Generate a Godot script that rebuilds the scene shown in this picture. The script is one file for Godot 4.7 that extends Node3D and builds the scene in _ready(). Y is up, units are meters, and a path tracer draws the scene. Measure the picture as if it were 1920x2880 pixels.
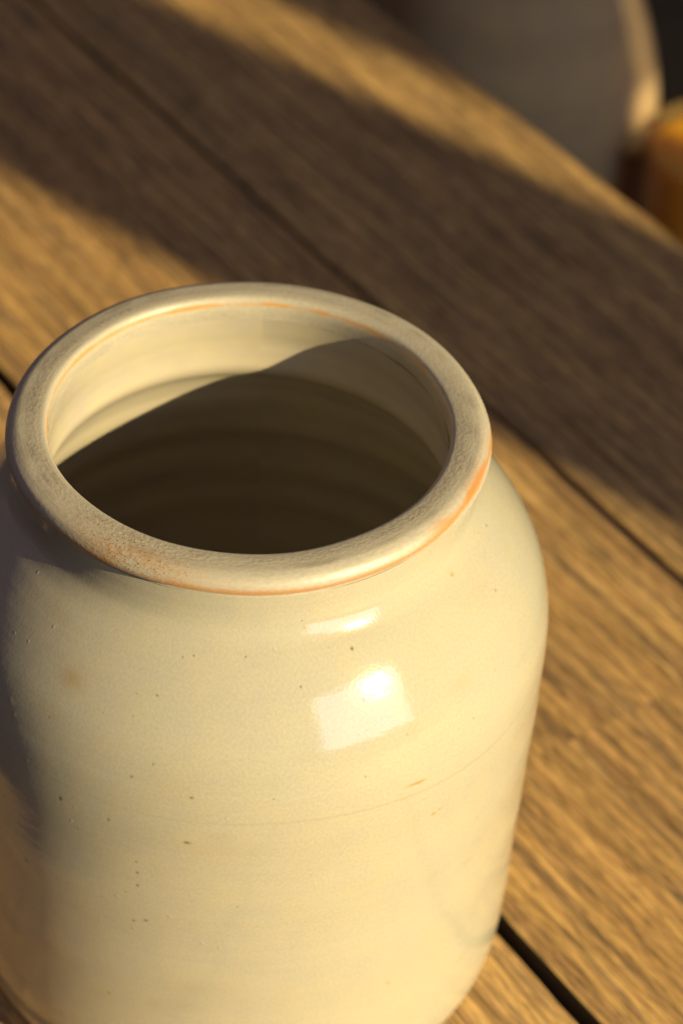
extends Node3D
# A stoneware jar on a weathered plank table, seen close up in low sun. Shapes are written in centimetres and built in metres.

const CM := 0.01
const PLANK_TURN := 0.93001
const SUN_AZIMUTH := 36.5
const SUN_HEIGHT := 22.3

var rng := RandomNumberGenerator.new()


func _ready() -> void:
	rng.seed = 20240
	_camera()
	_light()
	_floor()
	_table()
	_stoneware_jar()
	_window()
	_stool()
	_second_jar()
	_glass()


# ---------------------------------------------------------------- camera and light

func _camera() -> void:
	var pitch := 0.714609
	var roll := 0.0638755
	var forward := Vector3(0, -sin(pitch), -cos(pitch))
	var up0 := Vector3(0, cos(pitch), -sin(pitch))
	var right := Vector3.RIGHT * cos(roll) + up0 * sin(roll)
	var up := -Vector3.RIGHT * sin(roll) + up0 * cos(roll)
	var cam := Camera3D.new()
	cam.name = "camera"
	add_child(cam)
	cam.fov = rad_to_deg(2.0 * atan(1440.0 / 7103.44))
	cam.near = 0.02
	cam.far = 60.0
	var at := Vector3(0, 17.0055, 0) - forward * 57.5772 + right * 2.08507 - up * 2.18642
	cam.transform = Transform3D(Basis(right, up, -forward), at * CM)
	var lens := CameraAttributesPhysical.new()
	lens.frustum_focal_length = 12.0 / (1440.0 / 7103.44)
	lens.frustum_focus_distance = 0.551
	lens.frustum_near = 0.02
	lens.frustum_far = 60.0
	lens.exposure_aperture = 8.2
	cam.attributes = lens
	cam.current = true


func _light() -> void:
	var env := Environment.new()
	env.background_mode = Environment.BG_SKY
	var sky := ProceduralSkyMaterial.new()
	sky.sky_top_color = Color(0.56, 0.51, 0.58)
	sky.sky_horizon_color = Color(0.59, 0.52, 0.54)
	sky.ground_bottom_color = Color(0.30, 0.27, 0.27)
	sky.ground_horizon_color = Color(0.38, 0.34, 0.31)
	sky.sun_angle_max = 1.0
	sky.energy_multiplier = 0.29
	env.sky = Sky.new()
	env.sky.sky_material = sky
	env.tonemap_mode = Environment.TONE_MAPPER_LINEAR
	env.tonemap_exposure = 1.27
	env.sdfgi_enabled = true
	env.ssao_enabled = true
	env.ssil_enabled = true
	var around := WorldEnvironment.new()
	around.name = "surroundings"
	around.environment = env
	add_child(around)

	var sun := DirectionalLight3D.new()
	sun.name = "sun"
	sun.light_color = Color(1.0, 0.905, 0.70)
	sun.light_energy = 1.5
	sun.light_angular_distance = 0.5
	sun.shadow_enabled = true
	add_child(sun)
	var a := deg_to_rad(SUN_AZIMUTH)
	var h := deg_to_rad(SUN_HEIGHT)
	sun.look_at_from_position(Vector3(cos(a) * cos(h), sin(h), sin(a) * cos(h)), Vector3.ZERO)

	# daylight that comes in at the window to the right, which the glaze mirrors
	var win := AreaLight3D.new()
	win.name = "window_light"
	win.light_color = Color(0.86, 0.91, 1.0)
	win.area_size = Vector2(0.92, 0.86)
	win.light_energy = 0.66
	win.shadow_enabled = true
	add_child(win)
	win.look_at_from_position(window_point(-2.0, 53.0, 156.0) * CM, window_point(-2.0, 53.0, 0.0) * CM)


func window_point(u: float, y: float, out: float) -> Vector3:
	var a := deg_to_rad(44.5)
	return Vector3(cos(a), 0, sin(a)) * out + Vector3(-sin(a), 0, cos(a)) * u + Vector3.UP * y


# ---------------------------------------------------------------- helpers

func part(called: String, mesh: Mesh, mat: Material, parent: Node) -> MeshInstance3D:
	var o := MeshInstance3D.new()
	o.name = called
	o.mesh = mesh
	o.material_override = mat
	parent.add_child(o, true)
	return o


func thing(called: String, label: String, category: String, at := Vector3.ZERO) -> Node3D:
	var o := Node3D.new()
	o.name = called
	add_child(o, true)
	o.position = at
	o.set_meta("label", label)
	o.set_meta("category", category)
	return o


func smooth_profile(p: Array, steps: int) -> PackedVector2Array:
	var out := PackedVector2Array()
	for i in p.size() - 1:
		var a: Vector2 = p[maxi(i - 1, 0)]
		var b: Vector2 = p[i]
		var c: Vector2 = p[i + 1]
		var d: Vector2 = p[mini(i + 2, p.size() - 1)]
		for k in steps:
			out.append(b.cubic_interpolate(c, a, d, float(k) / steps))
	out.append(p[p.size() - 1])
	return out


# turns a profile (radius, height in cm) round the axis; wobble 1 and 2 are the hand-thrown unevenness of body and rim
func lathe(profile: PackedVector2Array, around: int, wobble := 0) -> ArrayMesh:
	var rows := profile.size()
	var length := PackedFloat32Array([0.0])
	for i in range(1, rows):
		length.append(length[i - 1] + profile[i].distance_to(profile[i - 1]))
	var pts := PackedVector3Array()
	var uvs := PackedVector2Array()
	for i in rows:
		for k in around + 1:
			var ang := TAU * k / around - PI / 2
			var r := profile[i].x
			var whole := TAU * (k % around) / around - PI / 2
			if wobble == 1:
				r = maxf(0.0, r + jar_wobble(whole, profile[i].y))
			elif wobble == 3:
				r = maxf(0.0, r + 0.035 * sin(profile[i].y * 4.2 + 0.8 * sin(whole)) * clampf((13.6 - profile[i].y) * 0.6, 0.0, 1.0) * clampf(profile[i].y - 1.0, 0.0, 1.0))
			elif wobble == 2:
				r = maxf(0.0, r + rim_wobble(whole, profile[i].y))
			pts.append(Vector3(r * cos(ang), profile[i].y, r * sin(ang)) * CM)
			uvs.append(Vector2(float(k) / around, length[i] / length[rows - 1]))
	return grid_mesh(pts, uvs, rows, around + 1, true)


func grid_mesh(pts: PackedVector3Array, uvs: PackedVector2Array, rows: int, cols: int, ring: bool) -> ArrayMesh:
	var nor := PackedVector3Array()
	nor.resize(pts.size())
	for i in rows:
		for k in cols:
			var i0 := maxi(i - 1, 0)
			var i1 := mini(i + 1, rows - 1)
			var k0 := k - 1
			var k1 := k + 1
			if ring:
				k0 = cols - 2 if k == 0 else k - 1
				k1 = 1 if k == cols - 1 else k + 1
			else:
				k0 = maxi(k0, 0)
				k1 = mini(k1, cols - 1)
			var n := (pts[i * cols + k1] - pts[i * cols + k0]).cross(pts[i1 * cols + k] - pts[i0 * cols + k])
			nor[i * cols + k] = n.normalized() if n.length() > 1e-14 else Vector3.UP
	var idx := PackedInt32Array()
	for i in rows - 1:
		for k in cols - 1:
			var a := i * cols + k
			var b := a + cols
			idx.append_array([a, a + 1, b, a + 1, b + 1, b])
	# front faces run clockwise seen from the side the normal points to
	var n0 := Vector3.ZERO
	for t in range(0, mini(idx.size(), 3000), 3):
		var g := (pts[idx[t + 2]] - pts[idx[t]]).cross(pts[idx[t + 1]] - pts[idx[t]])
		n0.x += g.dot(nor[idx[t]])
	if n0.x < 0.0:
		for t in range(0, idx.size(), 3):
			var s := idx[t + 1]
			idx[t + 1] = idx[t + 2]
			idx[t + 2] = s
	var arr := []
	arr.resize(Mesh.ARRAY_MAX)
	arr[Mesh.ARRAY_VERTEX] = pts
	arr[Mesh.ARRAY_NORMAL] = nor
	arr[Mesh.ARRAY_TEX_UV] = uvs
	arr[Mesh.ARRAY_INDEX] = idx
	var m := ArrayMesh.new()
	m.add_surface_from_arrays(Mesh.PRIMITIVE_TRIANGLES, arr)
	return m


func bar(size: Vector3, bevel: float) -> ArrayMesh:   # a box with chamfered long and short edges, centred, in cm
	var st := SurfaceTool.new()
	st.begin(Mesh.PRIMITIVE_TRIANGLES)
	st.set_smooth_group(-1)
	var h := size * 0.5
	var rings := [[-h.y, bevel], [-h.y + bevel, 0.0], [h.y - bevel, 0.0], [h.y, bevel]]
	var loops := []
	for r in rings:
		var x: float = h.x - r[1]
		var z: float = h.z - r[1]
		var y: float = r[0]
		var b := bevel
		loops.append([Vector3(x, y, z - b), Vector3(x - b, y, z), Vector3(-x + b, y, z), Vector3(-x, y, z - b), Vector3(-x, y, -z + b), Vector3(-x + b, y, -z), Vector3(x - b, y, -z), Vector3(x, y, -z + b)])
	for i in 3:
		for k in 8:
			var a: Vector3 = loops[i][k]
			var b2: Vector3 = loops[i][(k + 1) % 8]
			var c: Vector3 = loops[i + 1][(k + 1) % 8]
			var d: Vector3 = loops[i + 1][k]
			for v in [a, b2, c, a, c, d]:
				st.add_vertex(v * CM)
	for e in [0, 3]:
		for k in range(1, 7):
			var t: Array = [loops[e][0], loops[e][k], loops[e][k + 1]]
			if e == 3:
				t.reverse()
			t.reverse()
			for v in t:
				st.add_vertex(v * CM)
	st.generate_normals()
	return st.commit()


func noise_bytes(w: int, h: int, freq: float, octaves: int, s: int, to_h := 0, kind := FastNoiseLite.TYPE_SIMPLEX_SMOOTH) -> PackedByteArray:
	var n := FastNoiseLite.new()
	n.noise_type = kind
	n.seed = s
	n.frequency = freq
	n.fractal_octaves = octaves
	if octaves == 1:
		n.fractal_type = FastNoiseLite.FRACTAL_NONE
	var im := n.get_image(w, h, false, false, true)
	im.convert(Image.FORMAT_L8)
	if to_h and to_h != h:
		im.resize(w, to_h, Image.INTERPOLATE_CUBIC)
	return im.get_data()


func wide_noise(w: int, h: int, freq: float, octaves: int, s: int, from_w: int) -> PackedByteArray:
	var n := FastNoiseLite.new()
	n.noise_type = FastNoiseLite.TYPE_SIMPLEX_SMOOTH
	n.seed = s
	n.frequency = freq
	n.fractal_octaves = octaves
	var im := n.get_image(from_w, h, false, false, true)
	im.convert(Image.FORMAT_L8)
	im.resize(w, h, Image.INTERPOLATE_CUBIC)
	return im.get_data()


func byte_of(linear: float) -> int:
	var c := clampf(linear, 0.0, 1.0)
	c = 12.92 * c if c <= 0.0031308 else 1.055 * pow(c, 1.0 / 2.4) - 0.055
	return int(c * 255.0 + 0.5)


func picture(w: int, h: int, rgb: PackedByteArray) -> ImageTexture:
	return ImageTexture.create_from_image(Image.create_from_data(w, h, false, Image.FORMAT_RGB8, rgb))


func grey(w: int, h: int, l: PackedByteArray) -> ImageTexture:
	return ImageTexture.create_from_image(Image.create_from_data(w, h, false, Image.FORMAT_L8, l))


func plain(c: Color, rough: float) -> StandardMaterial3D:
	var m := StandardMaterial3D.new()
	m.albedo_color = c.linear_to_srgb()
	m.roughness = rough
	return m


# ---------------------------------------------------------------- floor and table

func _floor() -> void:
	var mesh := PlaneMesh.new()
	mesh.size = Vector2(40, 40)
	var n := FastNoiseLite.new()
	n.seed = 5
	n.frequency = 0.02
	var tex := NoiseTexture2D.new()
	tex.noise = n
	tex.width = 512
	tex.height = 512
	tex.seamless = true
	var ramp := Gradient.new()
	ramp.set_color(0, Color(0.010, 0.009, 0.010).linear_to_srgb())
	ramp.set_color(1, Color(0.018, 0.016, 0.016).linear_to_srgb())
	tex.color_ramp = ramp
	var m := StandardMaterial3D.new()
	m.albedo_texture = tex
	m.roughness = 0.95
	m.metallic_specular = 0.2
	m.uv1_scale = Vector3(20, 20, 1)
	var o := part("floor", mesh, m, self)
	o.position = Vector3(0, -0.75, 0)
	o.set_meta("kind", "structure")
	o.set_meta("label", "dark floor out of focus below and beyond the table")


func wood_material(s: int, tone: Color, contrast: float, heart: float) -> StandardMaterial3D:
	var w := 1024
	var h := 1024
	var rings := noise_bytes(w, 14, 0.030, 4, s, h)         # growth bands running along the board
	var fibre := noise_bytes(w, 130, 0.24, 3, s + 1, h)      # fine fibres
	var pores := noise_bytes(w, 290, 0.24, 2, s + 2, h)     # short dark pores
	var patch := noise_bytes(w, 400, 0.010, 4, s + 3, h)    # weathered, greyed and rubbed places
	var grime := noise_bytes(w, 520, 0.024, 4, s + 4, h)
	var dust := noise_bytes(w, h, 0.30, 1, s + 5)
	var hair := noise_bytes(w, 230, 0.42, 1, s + 7, h)      # hair-fine lines between the fibres
	var split := noise_bytes(w, 60, 0.011, 2, s + 6, h)     # long cracks follow its contour lines
	var lut := PackedByteArray()
	for i in 1024:
		lut.append(byte_of(i / 1023.0))
	var rgb := PackedByteArray()
	rgb.resize(w * h * 3)
	var bump := PackedByteArray()
	bump.resize(w * h)
	for i in w * h:
		var r := rings[i] / 255.0 - 0.5
		var f := fibre[i] / 255.0 - 0.5
		var p := clampf((pores[i] / 255.0 - 0.60) * 6.0, 0.0, 1.0)
		var q := patch[i] / 255.0 - 0.5
		var d := dust[i] / 255.0 - 0.5
		var g := clampf((grime[i] / 255.0 - 0.62) * 5.0, 0.0, 1.0)
		# dark latewood lines: the growth rings of a flat-sawn board, drawn out in arches along it
		var uu := float(i % w) / w - heart
		var ring := 6.0 * (uu * uu * 6.5 + float(i / w) / h * 1.7) + 1.5 * r + 0.5 * q
		var turn := ring - floorf(ring)
		var late := clampf((turn - 0.45) * 2.2, 0.0, 1.0) * (1.0 if turn < 0.9 else (1.0 - turn) * 10.0)
		var k := 1.0 + contrast * (0.8 * r + 0.95 * f + 0.45 * q + 0.22 * d + 1.0 * (hair[i] / 255.0 - 0.5))
		k *= 1.0 - 0.66 * p
		k *= 1.0 - 0.38 * g
		k *= 1.0 - 0.58 * late * (0.8 + 0.8 * f)
		var crack := clampf(1.0 - absf(split[i] / 255.0 - 0.44) * 95.0, 0.0, 1.0) * clampf(q * 7.0 + 0.35, 0.0, 1.0)
		k *= 1.0 - 0.7 * crack
		var dull := clampf(0.5 * g + 0.6 * maxf(-q, 0.0) + 0.25 * p, 0.0, 0.8)
		var cr := tone.r * k
		var cg := tone.g * k * (1.0 + 0.12 * r)
		var cb := tone.b * k
		var grey_v := (cr + cg + cb) / 3.0
		cr = lerpf(cr, grey_v * 1.30, dull * 0.5)
		cg = lerpf(cg, grey_v * 0.98, dull * 0.5)
		cb = lerpf(cb, grey_v * 0.72, dull * 0.5)
		rgb[i * 3] = lut[clampi(int(cr * 1023.0), 0, 1023)]
		rgb[i * 3 + 1] = lut[clampi(int(cg * 1023.0), 0, 1023)]
		rgb[i * 3 + 2] = lut[clampi(int(cb * 1023.0), 0, 1023)]
		bump[i] = clampi(int(150.0 + 90.0 * f - 110.0 * crack - 80.0 * p - 30.0 * late + 20.0 * d), 0, 255)
	var m := StandardMaterial3D.new()
	m.albedo_texture = picture(w, h, rgb)
	m.roughness = 0.62
	m.metallic_specular = 0.35
	m.heightmap_enabled = true
	m.heightmap_texture = grey(w, h, bump)
	m.heightmap_scale = 0.012
	return m


# a plank along +z (length) and x (width), top at y = 0, its long edges worn and chipped
func plank_mesh(width: float, z0: float, z1: float, thick: float, s: int, nicks: Array) -> ArrayMesh:
	var n := FastNoiseLite.new()
	n.seed = s
	n.frequency = 0.12
	n.fractal_octaves = 4
	var cols := int((z1 - z0) / 0.5) + 1
	var half := width * 0.5
	var section := [Vector2(-half + 0.1, -thick), Vector2(-half, -thick + 0.1), Vector2(-half, -0.14), Vector2(-half + 0.01, -0.085), Vector2(-half + 0.03, -0.04), Vector2(-half + 0.075, -0.010), Vector2(-half + 0.14, 0.0),
		Vector2(-half * 0.5, 0.0), Vector2(0, 0.0), Vector2(half * 0.5, 0.0),
		Vector2(half - 0.14, 0.0), Vector2(half - 0.075, -0.010), Vector2(half - 0.03, -0.04), Vector2(half - 0.01, -0.085), Vector2(half, -0.14), Vector2(half, -thick + 0.1), Vector2(half - 0.1, -thick), Vector2(-half + 0.1, -thick)]
	var pts := PackedVector3Array()
	var uvs := PackedVector2Array()
	var rows := section.size()
	for i in rows:
		for k in cols:
			var z := z0 + (z1 - z0) * k / (cols - 1)
			var q: Vector2 = section[i]
			var side := signf(q.x)
			if absf(q.x) > half * 0.8:
				q.x += 0.045 * n.get_noise_2d(z * 2.0, side * 40.0)
				for nick in nicks:
					if nick[0] == side:
						q.x -= side * nick[3] * exp(-pow((z - nick[1]) / nick[2], 2.0))
			pts.append(Vector3(q.x, q.y, z) * CM)
			uvs.append(Vector2(q.x / 13.4 + 0.5, z / 84.0))
	var n_top := 11
	var m := grid_mesh(pts.slice(4 * cols, (4 + n_top) * cols), uvs.slice(4 * cols, (4 + n_top) * cols), n_top, cols, false)
	for run in [[0, 5], [14, 18]]:   # the sawn sides and underside
		var side_mesh := grid_mesh(pts.slice(run[0] * cols, run[1] * cols), uvs.slice(run[0] * cols, run[1] * cols), run[1] - run[0], cols, false)
		m.add_surface_from_arrays(Mesh.PRIMITIVE_TRIANGLES, side_mesh.surface_get_arrays(0))
	return m


func _table() -> void:
	var t := thing("plank_table", "weathered brown wooden table of wide planks with dark gaps, under the cream jar", "table", Vector3(0, 0, 0))
	var along := Vector3(cos(PLANK_TURN), 0, sin(PLANK_TURN))
	var across := Vector3(-sin(PLANK_TURN), 0, cos(PLANK_TURN))
	var turned := Basis(across, Vector3.UP, along)
	if turned.determinant() < 0:
		turned = Basis(-across, Vector3.UP, along)
	var flip := turned.x.dot(across)
	# the gaps, by their distance across the boards: from, to
	var edges := [[-31.0, -19.08], [-18.86, -5.93], [-5.46, 7.38], [7.80, 13.4]]  # the last, narrow board is unseen, its width set for bounced light
	var mats := [wood_material(11, Color(0.60, 0.375, 0.135), 0.85, 0.42), wood_material(47, Color(0.63, 0.385, 0.135), 0.8, 0.9), wood_material(83, Color(0.65, 0.405, 0.155), 0.75, 0.2)]
	var gap_shade := plain(Color(0.045, 0.028, 0.020), 0.9)   # board sides painted near black to deepen the shade in the gaps
	var worn := plain(Color(0.17, 0.10, 0.05), 0.85)  # far board's sides, with the gap shade painted lighter
	var nicks := [[], [[-1.0, -9.2, 0.9, 0.14], [-1.0, -7.6, 1.3, 0.17], [-1.0, -5.0, 1.4, 0.13], [-1.0, -1.5, 2.4, 0.10], [1.0, 3.0, 1.5, 0.05]], [[1.0, -6.0, 1.2, 0.1]], []]
	var use := [0, 1, 2, 0]
	for i in edges.size():
		var e: Array = edges[i]
		var mid: float = (e[0] + e[1]) / 2.0
		var fixed := []
		for nick in nicks[i]:
			fixed.append([nick[0] * flip, nick[1], nick[2], nick[3]])
		var p := part("plank", plank_mesh(e[1] - e[0], -78.0, 52.0, 2.8, 7 + i, fixed), null, t)
		p.mesh.surface_set_material(0, mats[use[i]])
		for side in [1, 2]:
			p.mesh.surface_set_material(side, worn if i == 0 else gap_shade)
		p.transform = Transform3D(turned, (across * mid + Vector3.UP * [0.0, -0.02, 0.0, 0.02][i]) * CM)
	var packed := part("packed_dirt", bar(Vector3(0.5, 0.8, 128), 0.02), plain(Color(0.20, 0.125, 0.065), 0.95), t)
	packed.transform = Transform3D(turned, (across * -18.93 + along * -13.0 + Vector3.UP * -0.64) * CM)
	var under := plain(Color(0.16, 0.10, 0.05), 0.8)
	for z in [-55.0, -8.0, 38.0]:
		var b := part("crossbar", bar(Vector3(42, 4, 6), 0.3), under, t)
		b.transform = Transform3D(turned, (along * z + across * -8.8 + Vector3.UP * -4.83) * CM)
	for z in [-55.0, 38.0]:
		for x in [-25.0, 7.6]:
			var l := part("leg", bar(Vector3(6, 68, 6), 0.4), under, t)
			l.transform = Transform3D(turned, (along * z + across * x + Vector3.UP * -40.86) * CM)


# ---------------------------------------------------------------- the stoneware jar

func glaze_body_texture(m: StandardMaterial3D, length: float) -> void:
	var w := 2048
	var h := 1024
	var broad := noise_bytes(w, h, 0.0035, 3, 301)
	var mottle := noise_bytes(w, h, 0.020, 4, 302)
	var grain := noise_bytes(w, h, 0.22, 2, 303)
	var lines := wide_noise(w, h, 0.10, 3, 304, 24)
	var lut := PackedByteArray()
	for i in 1024:
		lut.append(byte_of(i / 1023.0))
	var tone := Color(0.522, 0.490, 0.352)
	var col := PackedFloat32Array()
	col.resize(w * h * 3)
	var bump := PackedFloat32Array()
	bump.resize(w * h)
	for i in w * h:
		var b := broad[i] / 255.0 - 0.5
		var t := mottle[i] / 255.0 - 0.5
		var g := grain[i] / 255.0 - 0.5
		var l := lines[i] / 255.0 - 0.5
		var k := 1.0 + 0.05 * b + 0.07 * t + 0.17 * g + 0.03 * l
		col[i * 3] = tone.r * k
		col[i * 3 + 1] = tone.g * k * (1.0 - 0.03 * t - 0.03 * b)
		col[i * 3 + 2] = tone.b * k * (1.0 - 0.12 * t - 0.10 * b - 0.05 * g)
		bump[i] = 128.0 + 14.0 * g + 30.0 * t + 15.0 * l + 20.0 * b
	# marks: angle, height, radius in cm, darkness, tint (0 brown speck, 1 yellow stain, 2 pale bump), stretch
	var marks := [
		[1.092, 14.78, 0.055, 0.9, 0, 1.0], [1.310, 14.34, 0.035, 0.75, 0, 1.0], [0.935, 11.53, 0.05, 0.9, 1, 4.5], [0.962, 11.56, 0.05, 0.55, 1, 4.0], [0.865, 10.20, 0.06, 0.8, 1, 1.4], [0.84, 10.24, 0.05, 0.5, 1, 1.8],
		[0.974, 4.51, 0.06, 0.85, 1, 1.0], [2.094, 10.78, 0.08, 0.8, 0, 0.7], [1.672, 10.63, 0.05, 0.8, 0, 2.0], [1.662, 12.01, 0.05, 0.65, 0, 1.2], [1.922, 10.77, 0.04, 0.8, 0, 1.0], [1.830, 8.80, 0.05, 0.75, 0, 1.0],
		[1.830, 9.24, 0.045, 0.75, 0, 1.0], [1.833, 9.61, 0.035, 0.7, 0, 1.0], [2.258, 7.75, 0.08, 0.6, 0, 1.0], [1.846, 7.47, 0.045, 0.75, 0, 1.0], [1.804, 7.60, 0.05, 0.75, 0, 1.3], [1.944, 4.34, 0.05, 0.6, 0, 1.4],
		[1.707, 14.81, 0.03, 0.85, 0, 1.0], [1.748, 14.76, 0.025, 0.8, 0, 1.0], [1.509, 14.86, 0.028, 0.8, 0, 1.0], [1.811, 14.06, 0.035, 0.65, 0, 1.2], [1.788, 12.69, 0.03, 0.75, 0, 1.0], [1.852, 12.25, 0.04, 0.6, 0, 1.2],
		[1.413, 12.05, 0.03, 0.6, 0, 1.0], [2.125, 13.80, 0.30, 0.45, 1, 1.5], [0.520, 15.02, 0.07, 0.75, 1, 1.3], [0.152, 14.91, 0.045, 0.7, 0, 1.0], [0.230, 15.02, 0.04, 0.6, 1, 1.0], [0.373, 14.21, 0.04, 0.7, 0, 1.0],
		[1.267, 15.29, 0.03, 0.7, 1, 1.0], [1.277, 15.45, 0.025, 0.8, 0, 1.0], [2.327, 12.60, 0.11, 0.0, 2, 1.0], [2.30, 12.35, 0.07, 0.0, 2, 1.0], [0.894, 11.81, 0.05, 0.0, 2, 1.3], [1.16, 12.6, 0.04, 0.0, 2, 1.0], [1.9, 8.2, 0.05, 0.0, 2, 1.6]]
	rng.seed = 99
	for i in 620:
		marks.append([rng.randf() * TAU - PI / 2, rng.randf_range(0.3, 15.6), 0.010 + 0.024 * pow(rng.randf(), 3.0), rng.randf_range(0.2, 0.75), 0 if rng.randf() < 0.75 else 1, rng.randf_range(0.7, 1.6)])
	for i in 70:
		marks.append([rng.randf() * TAU - PI / 2, rng.randf_range(0.3, 15.6), 0.10 + 0.35 * rng.randf(), rng.randf_range(0.06, 0.16), 1, rng.randf_range(1.0, 3.5)])
	for i in 150:
		marks.append([rng.randf() * TAU - PI / 2, rng.randf_range(0.3, 15.6), 0.02 + 0.035 * rng.randf(), 0.0, 2, rng.randf_range(0.8, 1.4)])
	var per_cm_x := w / (TAU * 7.2)
	for mk in marks:
		var u: float = fposmod((mk[0] + PI / 2) / TAU, 1.0) * w
		var v: float = body_v(mk[1], length) * h
		var ry: float = mk[2] * 0.85 * h / length
		var rx: float = mk[2] * 0.85 * mk[5] * per_cm_x
		var ex := int(ceil(rx * 1.8)) + 1
		var ey := int(ceil(ry * 1.8)) + 1
		for dy in range(-ey, ey + 1):
			var y := int(v) + dy
			if y < 0 or y >= h:
				continue
			for dx in range(-ex, ex + 1):
				var x := posmod(int(u) + dx, w)
				var qx := (floorf(u) + dx + 0.5 - u) / rx
				var qy := (floorf(v) + dy + 0.5 - v) / ry
				var fall := exp(-(qx * qx + qy * qy) * 1.3)
				var at := y * w + x
				if mk[4] == 2:
					bump[at] += 80.0 * fall
					continue
				var a: float = mk[3] * fall
				var ink := Color(0.075, 0.05, 0.022) if mk[4] == 0 else Color(0.44, 0.27, 0.055)
				col[at * 3] = lerpf(col[at * 3], ink.r, a)
				col[at * 3 + 1] = lerpf(col[at * 3 + 1], ink.g, a)
				col[at * 3 + 2] = lerpf(col[at * 3 + 2], ink.b, a)
				if mk[4] == 0:
					bump[at] -= 50.0 * a
	# a faint thrown line round the belly
	for x in w:
		var hgt := 11.25 + 0.10 * sin(TAU * x / w * 2.0 + 1.0) + 0.05 * sin(TAU * x / w * 5.0)
		var y0 := int(body_v(hgt, length) * h)
		var strong := 0.75 + 0.25 * sin(TAU * x / w * 3.0 + 0.6)
		for dy in range(-1, 3):
			var at := (y0 + dy) * w + x
			var a := (0.10 if dy == 0 or dy == 1 else 0.04) * strong
			for c in 3:
				col[at * 3 + c] *= 1.0 - a * (1.0 if c < 2 else 1.3)
			bump[at] -= 30.0 * a * 4.0
	var rgb := PackedByteArray()
	rgb.resize(w * h * 3)
	for i in w * h * 3:
		rgb[i] = lut[clampi(int(col[i] * 1023.0), 0, 1023)]
	var bb := PackedByteArray()
	bb.resize(w * h)
	for i in w * h:
		bb[i] = clampi(int(bump[i]), 0, 255)
	m.albedo_texture = picture(w, h, rgb)
	m.heightmap_enabled = true
	m.heightmap_texture = grey(w, h, bb)
	m.heightmap_scale = 0.026


var body_line: PackedVector2Array

func body_v(height: float, length: float) -> float:
	var run := 0.0
	for i in range(1, body_line.size()):
		var a := body_line[i - 1]
		var b := body_line[i]
		if b.y <= height:
			return (run + a.distance_to(b) * clampf((a.y - height) / maxf(a.y - b.y, 1e-5), 0.0, 1.0)) / length
		run += a.distance_to(b)
	return 1.0


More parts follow.
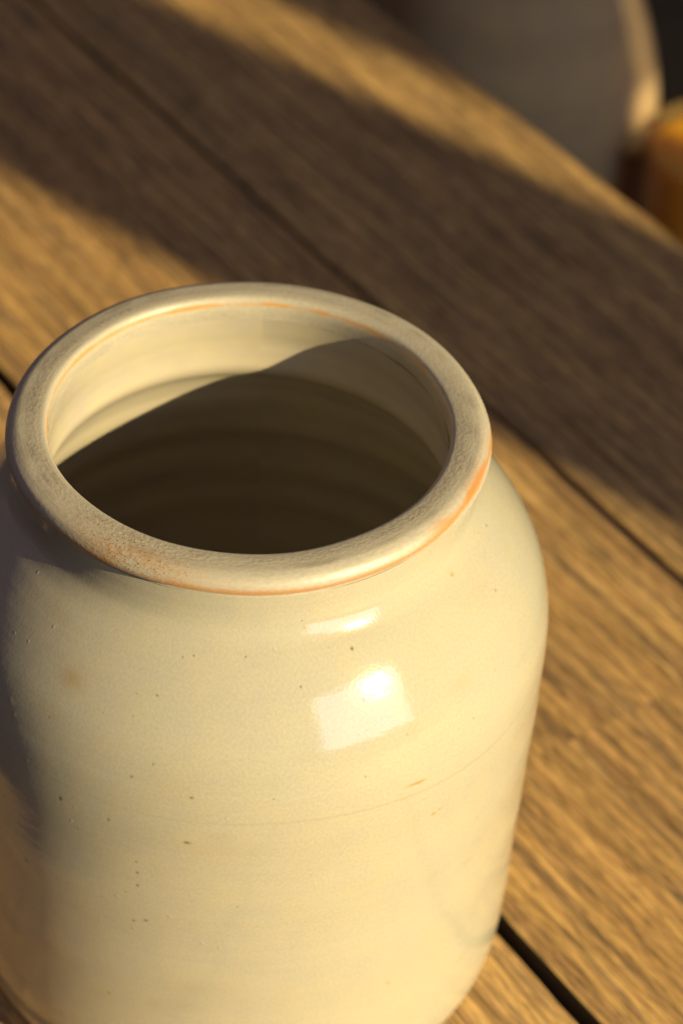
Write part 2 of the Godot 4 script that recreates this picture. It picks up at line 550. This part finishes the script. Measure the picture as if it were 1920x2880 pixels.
func rim_texture(m: StandardMaterial3D) -> void:
	var w := 2048
	var h := 256
	var blot := noise_bytes(w, h, 0.012, 4, 401)
	var speck := noise_bytes(w, h, 0.085, 4, 402)
	var fine := noise_bytes(w, h, 0.35, 1, 403)
	var turned_lines := wide_noise(w, h, 0.11, 2, 406, 20)
	var pepper := noise_bytes(w, h, 0.22, 2, 405)
	var wave := wide_noise(w, h, 0.05, 2, 404, 64)
	var rgb := PackedByteArray()
	rgb.resize(w * h * 3)
	var bump := PackedByteArray()
	bump.resize(w * h)
	var rough := PackedByteArray()
	rough.resize(w * h)
	var base := Color(0.54, 0.50, 0.37)
	var iron := Color(0.56, 0.24, 0.05)
	var dirt := Color(0.17, 0.135, 0.09)
	var pit := Color(0.06, 0.042, 0.03)
	var warm := Color(0.44, 0.24, 0.075)
	for y in h:
		var v := float(y) / h
		for x in w:
			var i := y * w + x
			var ang := TAU * x / w - PI / 2
			var b := blot[i] / 255.0 - 0.5
			var s := speck[i] / 255.0 - 0.5
			var f := fine[i] / 255.0 - 0.5
			var pep := pepper[i] / 255.0 - 0.5
			var wv := wave[i] / 255.0 - 0.5
			var c := base * (1.0 + 0.16 * b + 0.16 * f + 0.22 * s)
			# a band of grey wear along the crown of the rim
			var band := exp(-pow((v - 0.39 - 0.05 * wv) / 0.085, 2.0))
			var where := 0.50 + 0.5 * clampf(0.9 * sin(ang * 2.0 + 0.9) + 2.4 * b, -1.0, 1.0)
			var a := clampf(band * (0.10 + 0.50 * where) * (0.75 + 1.0 * s + 1.1 * pep), 0.0, 0.8)
			c = c.lerp(dirt, a)
			var band2 := exp(-pow((v - 0.50 - 0.04 * wv) / 0.035, 2.0)) * clampf(0.25 + 1.6 * b, 0.0, 0.6)
			c = c.lerp(dirt, band2 * 0.6)
			c = c.lerp(dirt, clampf((turned_lines[i] / 255.0 - 0.56) * 3.0, 0.0, 1.0) * exp(-pow((v - 0.44) / 0.16, 2.0)) * clampf(0.20 + 1.2 * b + 0.6 * pep, 0.0, 0.5))
			# scorched, pitted place at the front left
			var sc := exp(-pow((ang - 2.02) / 0.30, 2.0))
			c = c.lerp(warm, clampf(sc * exp(-pow((v - 0.60) / 0.17, 2.0)) * (0.50 + 1.0 * s + 0.9 * pep + 0.8 * b), 0.0, 0.7))
			var pitted := clampf((pep + 0.5 * s - 0.27 + 0.05 * sc) * 9.0, 0.0, 1.0) * clampf(0.12 + 0.8 * sc + 0.5 * band * where, 0.0, 1.0)
			c = c.lerp(pit, pitted * 0.75)
			# bare iron-red clay where the glaze thins on the two edges
			var outer_line := exp(-pow((v - 0.755 + 0.11 * exp(-pow((ang - 0.30) / 0.42, 2.0)) - 0.016 * wv) / (0.016 + 0.042 * clampf(b + 0.35, 0.0, 1.0)), 2.0))
			var redness := clampf(0.72 + 0.8 * b + 0.35 * cos(ang - 0.75) + 0.5 * exp(-pow((ang - 0.45) / 0.42, 2.0)), 0.0, 1.0)
			c = c.lerp(iron, clampf(outer_line * redness * (0.85 + 0.8 * pep), 0.0, 0.9))
			var blob := exp(-pow((ang - 0.42) / 0.33, 2.0)) * exp(-pow((v - 0.63) / 0.06, 2.0)) * clampf(0.55 + 2.6 * b + 1.6 * wv, 0.0, 1.0)
			c = c.lerp(iron, blob * 0.9)
			var inner_line := exp(-pow((v - 0.21 - 0.02 * wv) / (0.016 + 0.02 * clampf(b + 0.3, 0.0, 1.0)), 2.0)) * clampf(0.72 + 1.0 * b + 0.6 * pep, 0.15, 0.95)
			c = c.lerp(Color(0.62, 0.30, 0.05), inner_line)
			rgb[i * 3] = byte_of(c.r)
			rgb[i * 3 + 1] = byte_of(c.g)
			rgb[i * 3 + 2] = byte_of(c.b)
			bump[i] = clampi(int(140.0 + 55.0 * s * (0.4 + band + sc) + 30.0 * wv + 24.0 * b - 60.0 * pitted), 0, 255)
			rough[i] = clampi(int(255.0 * (0.44 + 0.30 * a + 0.12 * sc)), 0, 255)
	m.albedo_texture = picture(w, h, rgb)
	m.heightmap_enabled = true
	m.heightmap_texture = grey(w, h, bump)
	m.heightmap_scale = 0.028
	m.roughness = 1.0
	m.roughness_texture = grey(w, h, rough)


func jar_wobble(ang: float, y: float) -> float:
	return 0.018 * sin(ang * 2.0 + 0.6 + y * 0.1) + 0.010 * sin(ang * 3.0 - y * 0.35) + 0.010 * sin(y * 2.3 + ang) * clampf((14.0 - y) * 0.2, 0.0, 1.0)


func rim_wobble(ang: float, y: float) -> float:
	return 0.020 * sin(ang * 2.0 + 0.6 + 1.7) + 0.012 * sin(ang * 5.0 + 0.4) + 0.008 * sin(ang * 9.0 + y * 2.0)


func _stoneware_jar() -> void:
	var jar := thing("stoneware_jar", "large cream glazed stoneware jar with thick rim and orange edge lines, in front", "jar")
	var top := [Vector2(5.22, 16.20), Vector2(5.22, 15.95), Vector2(5.23, 15.66), Vector2(5.3, 15.33), Vector2(5.5, 15.03), Vector2(5.78, 14.75), Vector2(6.07, 14.44), Vector2(6.37, 14.07), Vector2(6.67, 13.62), Vector2(6.93, 13.15), Vector2(7.11, 12.7), Vector2(7.24, 12.2), Vector2(7.32, 11.7), Vector2(7.36, 10.9), Vector2(7.36, 9.8), Vector2(7.32, 8.0), Vector2(7.27, 6.0), Vector2(7.22, 3.8), Vector2(7.19, 2.02), Vector2(7.14, 1.4), Vector2(7.08, 1.01), Vector2(7.0, 0.72), Vector2(6.9, 0.47), Vector2(6.78, 0.27), Vector2(6.65, 0.12), Vector2(6.51, 0.03), Vector2(6.37, 0.0), Vector2(5.9, 0.08), Vector2(0.0, 0.2)]
	body_line = smooth_profile(top, 8)
	var length := 0.0
	for i in range(1, body_line.size()):
		length += body_line[i].distance_to(body_line[i - 1])
	var glaze := StandardMaterial3D.new()
	glaze.roughness = 0.11
	glaze.metallic_specular = 0.62
	glaze_body_texture(glaze, length)
	part("body", lathe(body_line, 300, 1), glaze, jar)

	var lip := [Vector2(4.60, 16.35), Vector2(4.56, 16.66), Vector2(4.58, 16.85), Vector2(4.66, 16.96), Vector2(4.83, 16.99), Vector2(5.04, 16.985), Vector2(5.25, 16.96), Vector2(5.42, 16.87), Vector2(5.51, 16.73), Vector2(5.52, 16.59), Vector2(5.45, 16.49), Vector2(5.33, 16.44), Vector2(5.26, 16.40), Vector2(5.23, 16.33), Vector2(5.22, 16.20)]
	var rim_mat := StandardMaterial3D.new()
	rim_mat.metallic_specular = 0.60
	rim_texture(rim_mat)
	part("rim", lathe(smooth_profile(lip, 6), 360, 2), rim_mat, jar)

	var inner := [Vector2(0.0, 0.75), Vector2(4.5, 0.72), Vector2(5.8, 0.9), Vector2(6.4, 1.6), Vector2(6.62, 3.0), Vector2(6.68, 6.0), Vector2(6.70, 8.5), Vector2(6.5, 9.9), Vector2(6.2, 11.2), Vector2(5.8, 12.3), Vector2(5.5, 13.1), Vector2(5.28, 13.7), Vector2(5.04, 14.2), Vector2(4.79, 14.52), Vector2(4.69, 14.78), Vector2(4.70, 15.1), Vector2(4.72, 15.5), Vector2(4.66, 15.95), Vector2(4.60, 16.35)]
	var inside := StandardMaterial3D.new()
	inside.roughness = 0.22
	inside.metallic_specular = 0.55
	inside.albedo_texture = band_texture(Color(0.56, 0.508, 0.37))
	part("inner_wall", lathe(smooth_profile(inner, 10), 240, 3), inside, jar)


func band_texture(tone: Color) -> ImageTexture:
	var w := 512
	var h := 512
	var a := wide_noise(w, h, 0.03, 3, 501, 20)
	var b := noise_bytes(w, h, 0.03, 3, 502)
	var rgb := PackedByteArray()
	rgb.resize(w * h * 3)
	for i in w * h:
		var k := 1.0 + 0.28 * (a[i] / 255.0 - 0.5) + 0.14 * (b[i] / 255.0 - 0.5)
		rgb[i * 3] = byte_of(tone.r * k)
		rgb[i * 3 + 1] = byte_of(tone.g * k)
		rgb[i * 3 + 2] = byte_of(tone.b * k * (1.0 - 0.2 * (b[i] / 255.0 - 0.5)))
	return picture(w, h, rgb)


# ---------------------------------------------------------------- what stands round the table

func _window() -> void:
	var frame := thing("window_frame", "white painted window frame to the right of the table, its post shading the planks", "window")
	var paint := plain(Color(0.55, 0.53, 0.49), 0.5)
	var a := deg_to_rad(44.5)
	var turned := Basis(Vector3(-sin(a), 0, cos(a)), Vector3.UP, Vector3(-cos(a), 0, -sin(a)))
	if turned.determinant() < 0:
		turned = Basis(Vector3(sin(a), 0, -cos(a)), Vector3.UP, Vector3(-cos(a), 0, -sin(a)))
	# from u, to u, from y, to y, kind
	for f in [[-56.0, -42.6, -75.0, 103.0, "post"], [42.0, 54.0, -75.0, 103.0, "post"], [-42.6, 42.0, 3.0, 13.0, "sill"], [-42.6, 42.0, 91.0, 103.0, "head_rail"], [-74.2, -59.6, -75.0, 103.0, "added_shade_stile"], [-75.2, -74.5, 66.5, 103.0, "added_shade_slat"], [-76.3, -75.5, 66.5, 103.0, "added_shade_slat"], [-77.3, -76.6, 66.5, 103.0, "added_shade_slat"], [-96.0, -77.65, -75.0, 103.0, "added_shade_stile"]]:  # shutter stiles and slats are unseen, added to block and thin the sun
		var o := part(f[4], bar(Vector3(absf(f[1] - f[0]), f[3] - f[2], 0.7 if f[4] == "added_shade_slat" else 5.0), 0.15 if f[4] == "added_shade_slat" else 0.4), paint, frame)
		o.transform = Transform3D(turned, window_point((f[0] + f[1]) / 2.0, (f[2] + f[3]) / 2.0, 150.0) * CM)


func _stool() -> void:
	var s := thing("wooden_stool", "dark wooden stool beyond the table edge carrying the blurred jug", "stool", Vector3(11.0, -75.0, -58.0) * CM)
	var m := plain(Color(0.035, 0.024, 0.017), 0.7)
	var seat := part("seat", lathe(smooth_profile([Vector2(0, 54.0), Vector2(13.2, 54.0), Vector2(13.8, 53.6), Vector2(13.8, 51.8), Vector2(13.2, 51.2), Vector2(0, 51.2)], 4), 48), m, s)
	seat.position = Vector3.ZERO
	for k in 4:
		var l := part("leg", bar(Vector3(3.2, 51.2, 3.2), 0.4), m, s)
		var ang := TAU * k / 4 + 0.5
		l.position = Vector3(cos(ang) * 9.5, 25.6, sin(ang) * 9.5) * CM


func _second_jar() -> void:
	var j := thing("brown_jug", "blurred shaded brown stoneware jug behind the table, cut off by the top edge", "jug", Vector3(8.6, -21.0, -59.0) * CM)
	var m := StandardMaterial3D.new()
	m.albedo_texture = band_texture(Color(0.49, 0.35, 0.18))
	m.roughness = 0.75
	m.metallic_specular = 0.25
	part("body", lathe(smooth_profile([Vector2(2.2, 24.4), Vector2(2.3, 22.6), Vector2(3.5, 20.9), Vector2(4.9, 18.7), Vector2(5.9, 16.6), Vector2(6.7, 14.5), Vector2(7.2, 12.4), Vector2(7.36, 10.4), Vector2(7.2, 3.8), Vector2(7.0, 0.8), Vector2(6.5, 0.0), Vector2(0, 0)], 6), 96), m, j)
	part("rim", lathe(smooth_profile([Vector2(1.7, 22.0), Vector2(1.7, 25.2), Vector2(1.95, 25.5), Vector2(2.4, 25.5), Vector2(2.7, 25.2), Vector2(2.65, 24.8), Vector2(2.2, 24.4)], 5), 96), m, j)
	var bright_spot := SphereMesh.new()
	bright_spot.radius = 0.01
	bright_spot.height = 0.02
	var o := part("bright_spot", bright_spot, plain(Color(0.85, 0.70, 0.26), 0.3), j)  # pale ellipsoid added to stand for a bright highlight on the jug
	o.position = Vector3(cos(0.58) * 7.5, 11.5, sin(0.58) * 7.5) * CM
	o.rotation.y = -0.63
	o.scale = Vector3(0.7, 0.6, 1.2)


func _glass() -> void:
	var b := thing("amber_glass", "blurred amber glass tumbler glowing orange at the right edge behind the table", "glass", Vector3(18.35, -20.97, -52.6) * CM)
	var m := StandardMaterial3D.new()
	m.albedo_color = Color(1.0, 0.68, 0.03)
	m.roughness = 0.12
	m.metallic_specular = 0.6
	m.subsurf_scatter_enabled = true
	m.subsurf_scatter_strength = 1.0
	part("drink", lathe(smooth_profile([Vector2(0.0, 0.7), Vector2(2.7, 0.7), Vector2(3.0, 1.1), Vector2(3.2, 8.0), Vector2(3.3, 12.0), Vector2(3.2, 12.4), Vector2(2.9, 12.6), Vector2(0, 12.6)], 4), 64), m, b)
	var wall := StandardMaterial3D.new()
	wall.albedo_color = Color(1.0, 0.86, 0.55, 0.12)
	wall.transparency = BaseMaterial3D.TRANSPARENCY_ALPHA
	wall.roughness = 0.05
	part("wall", lathe(smooth_profile([Vector2(0.0, 0.0), Vector2(2.9, 0.0), Vector2(3.2, 0.4), Vector2(3.36, 8.0), Vector2(3.46, 12.6), Vector2(3.48, 13.2)], 6), 64), wall, b)
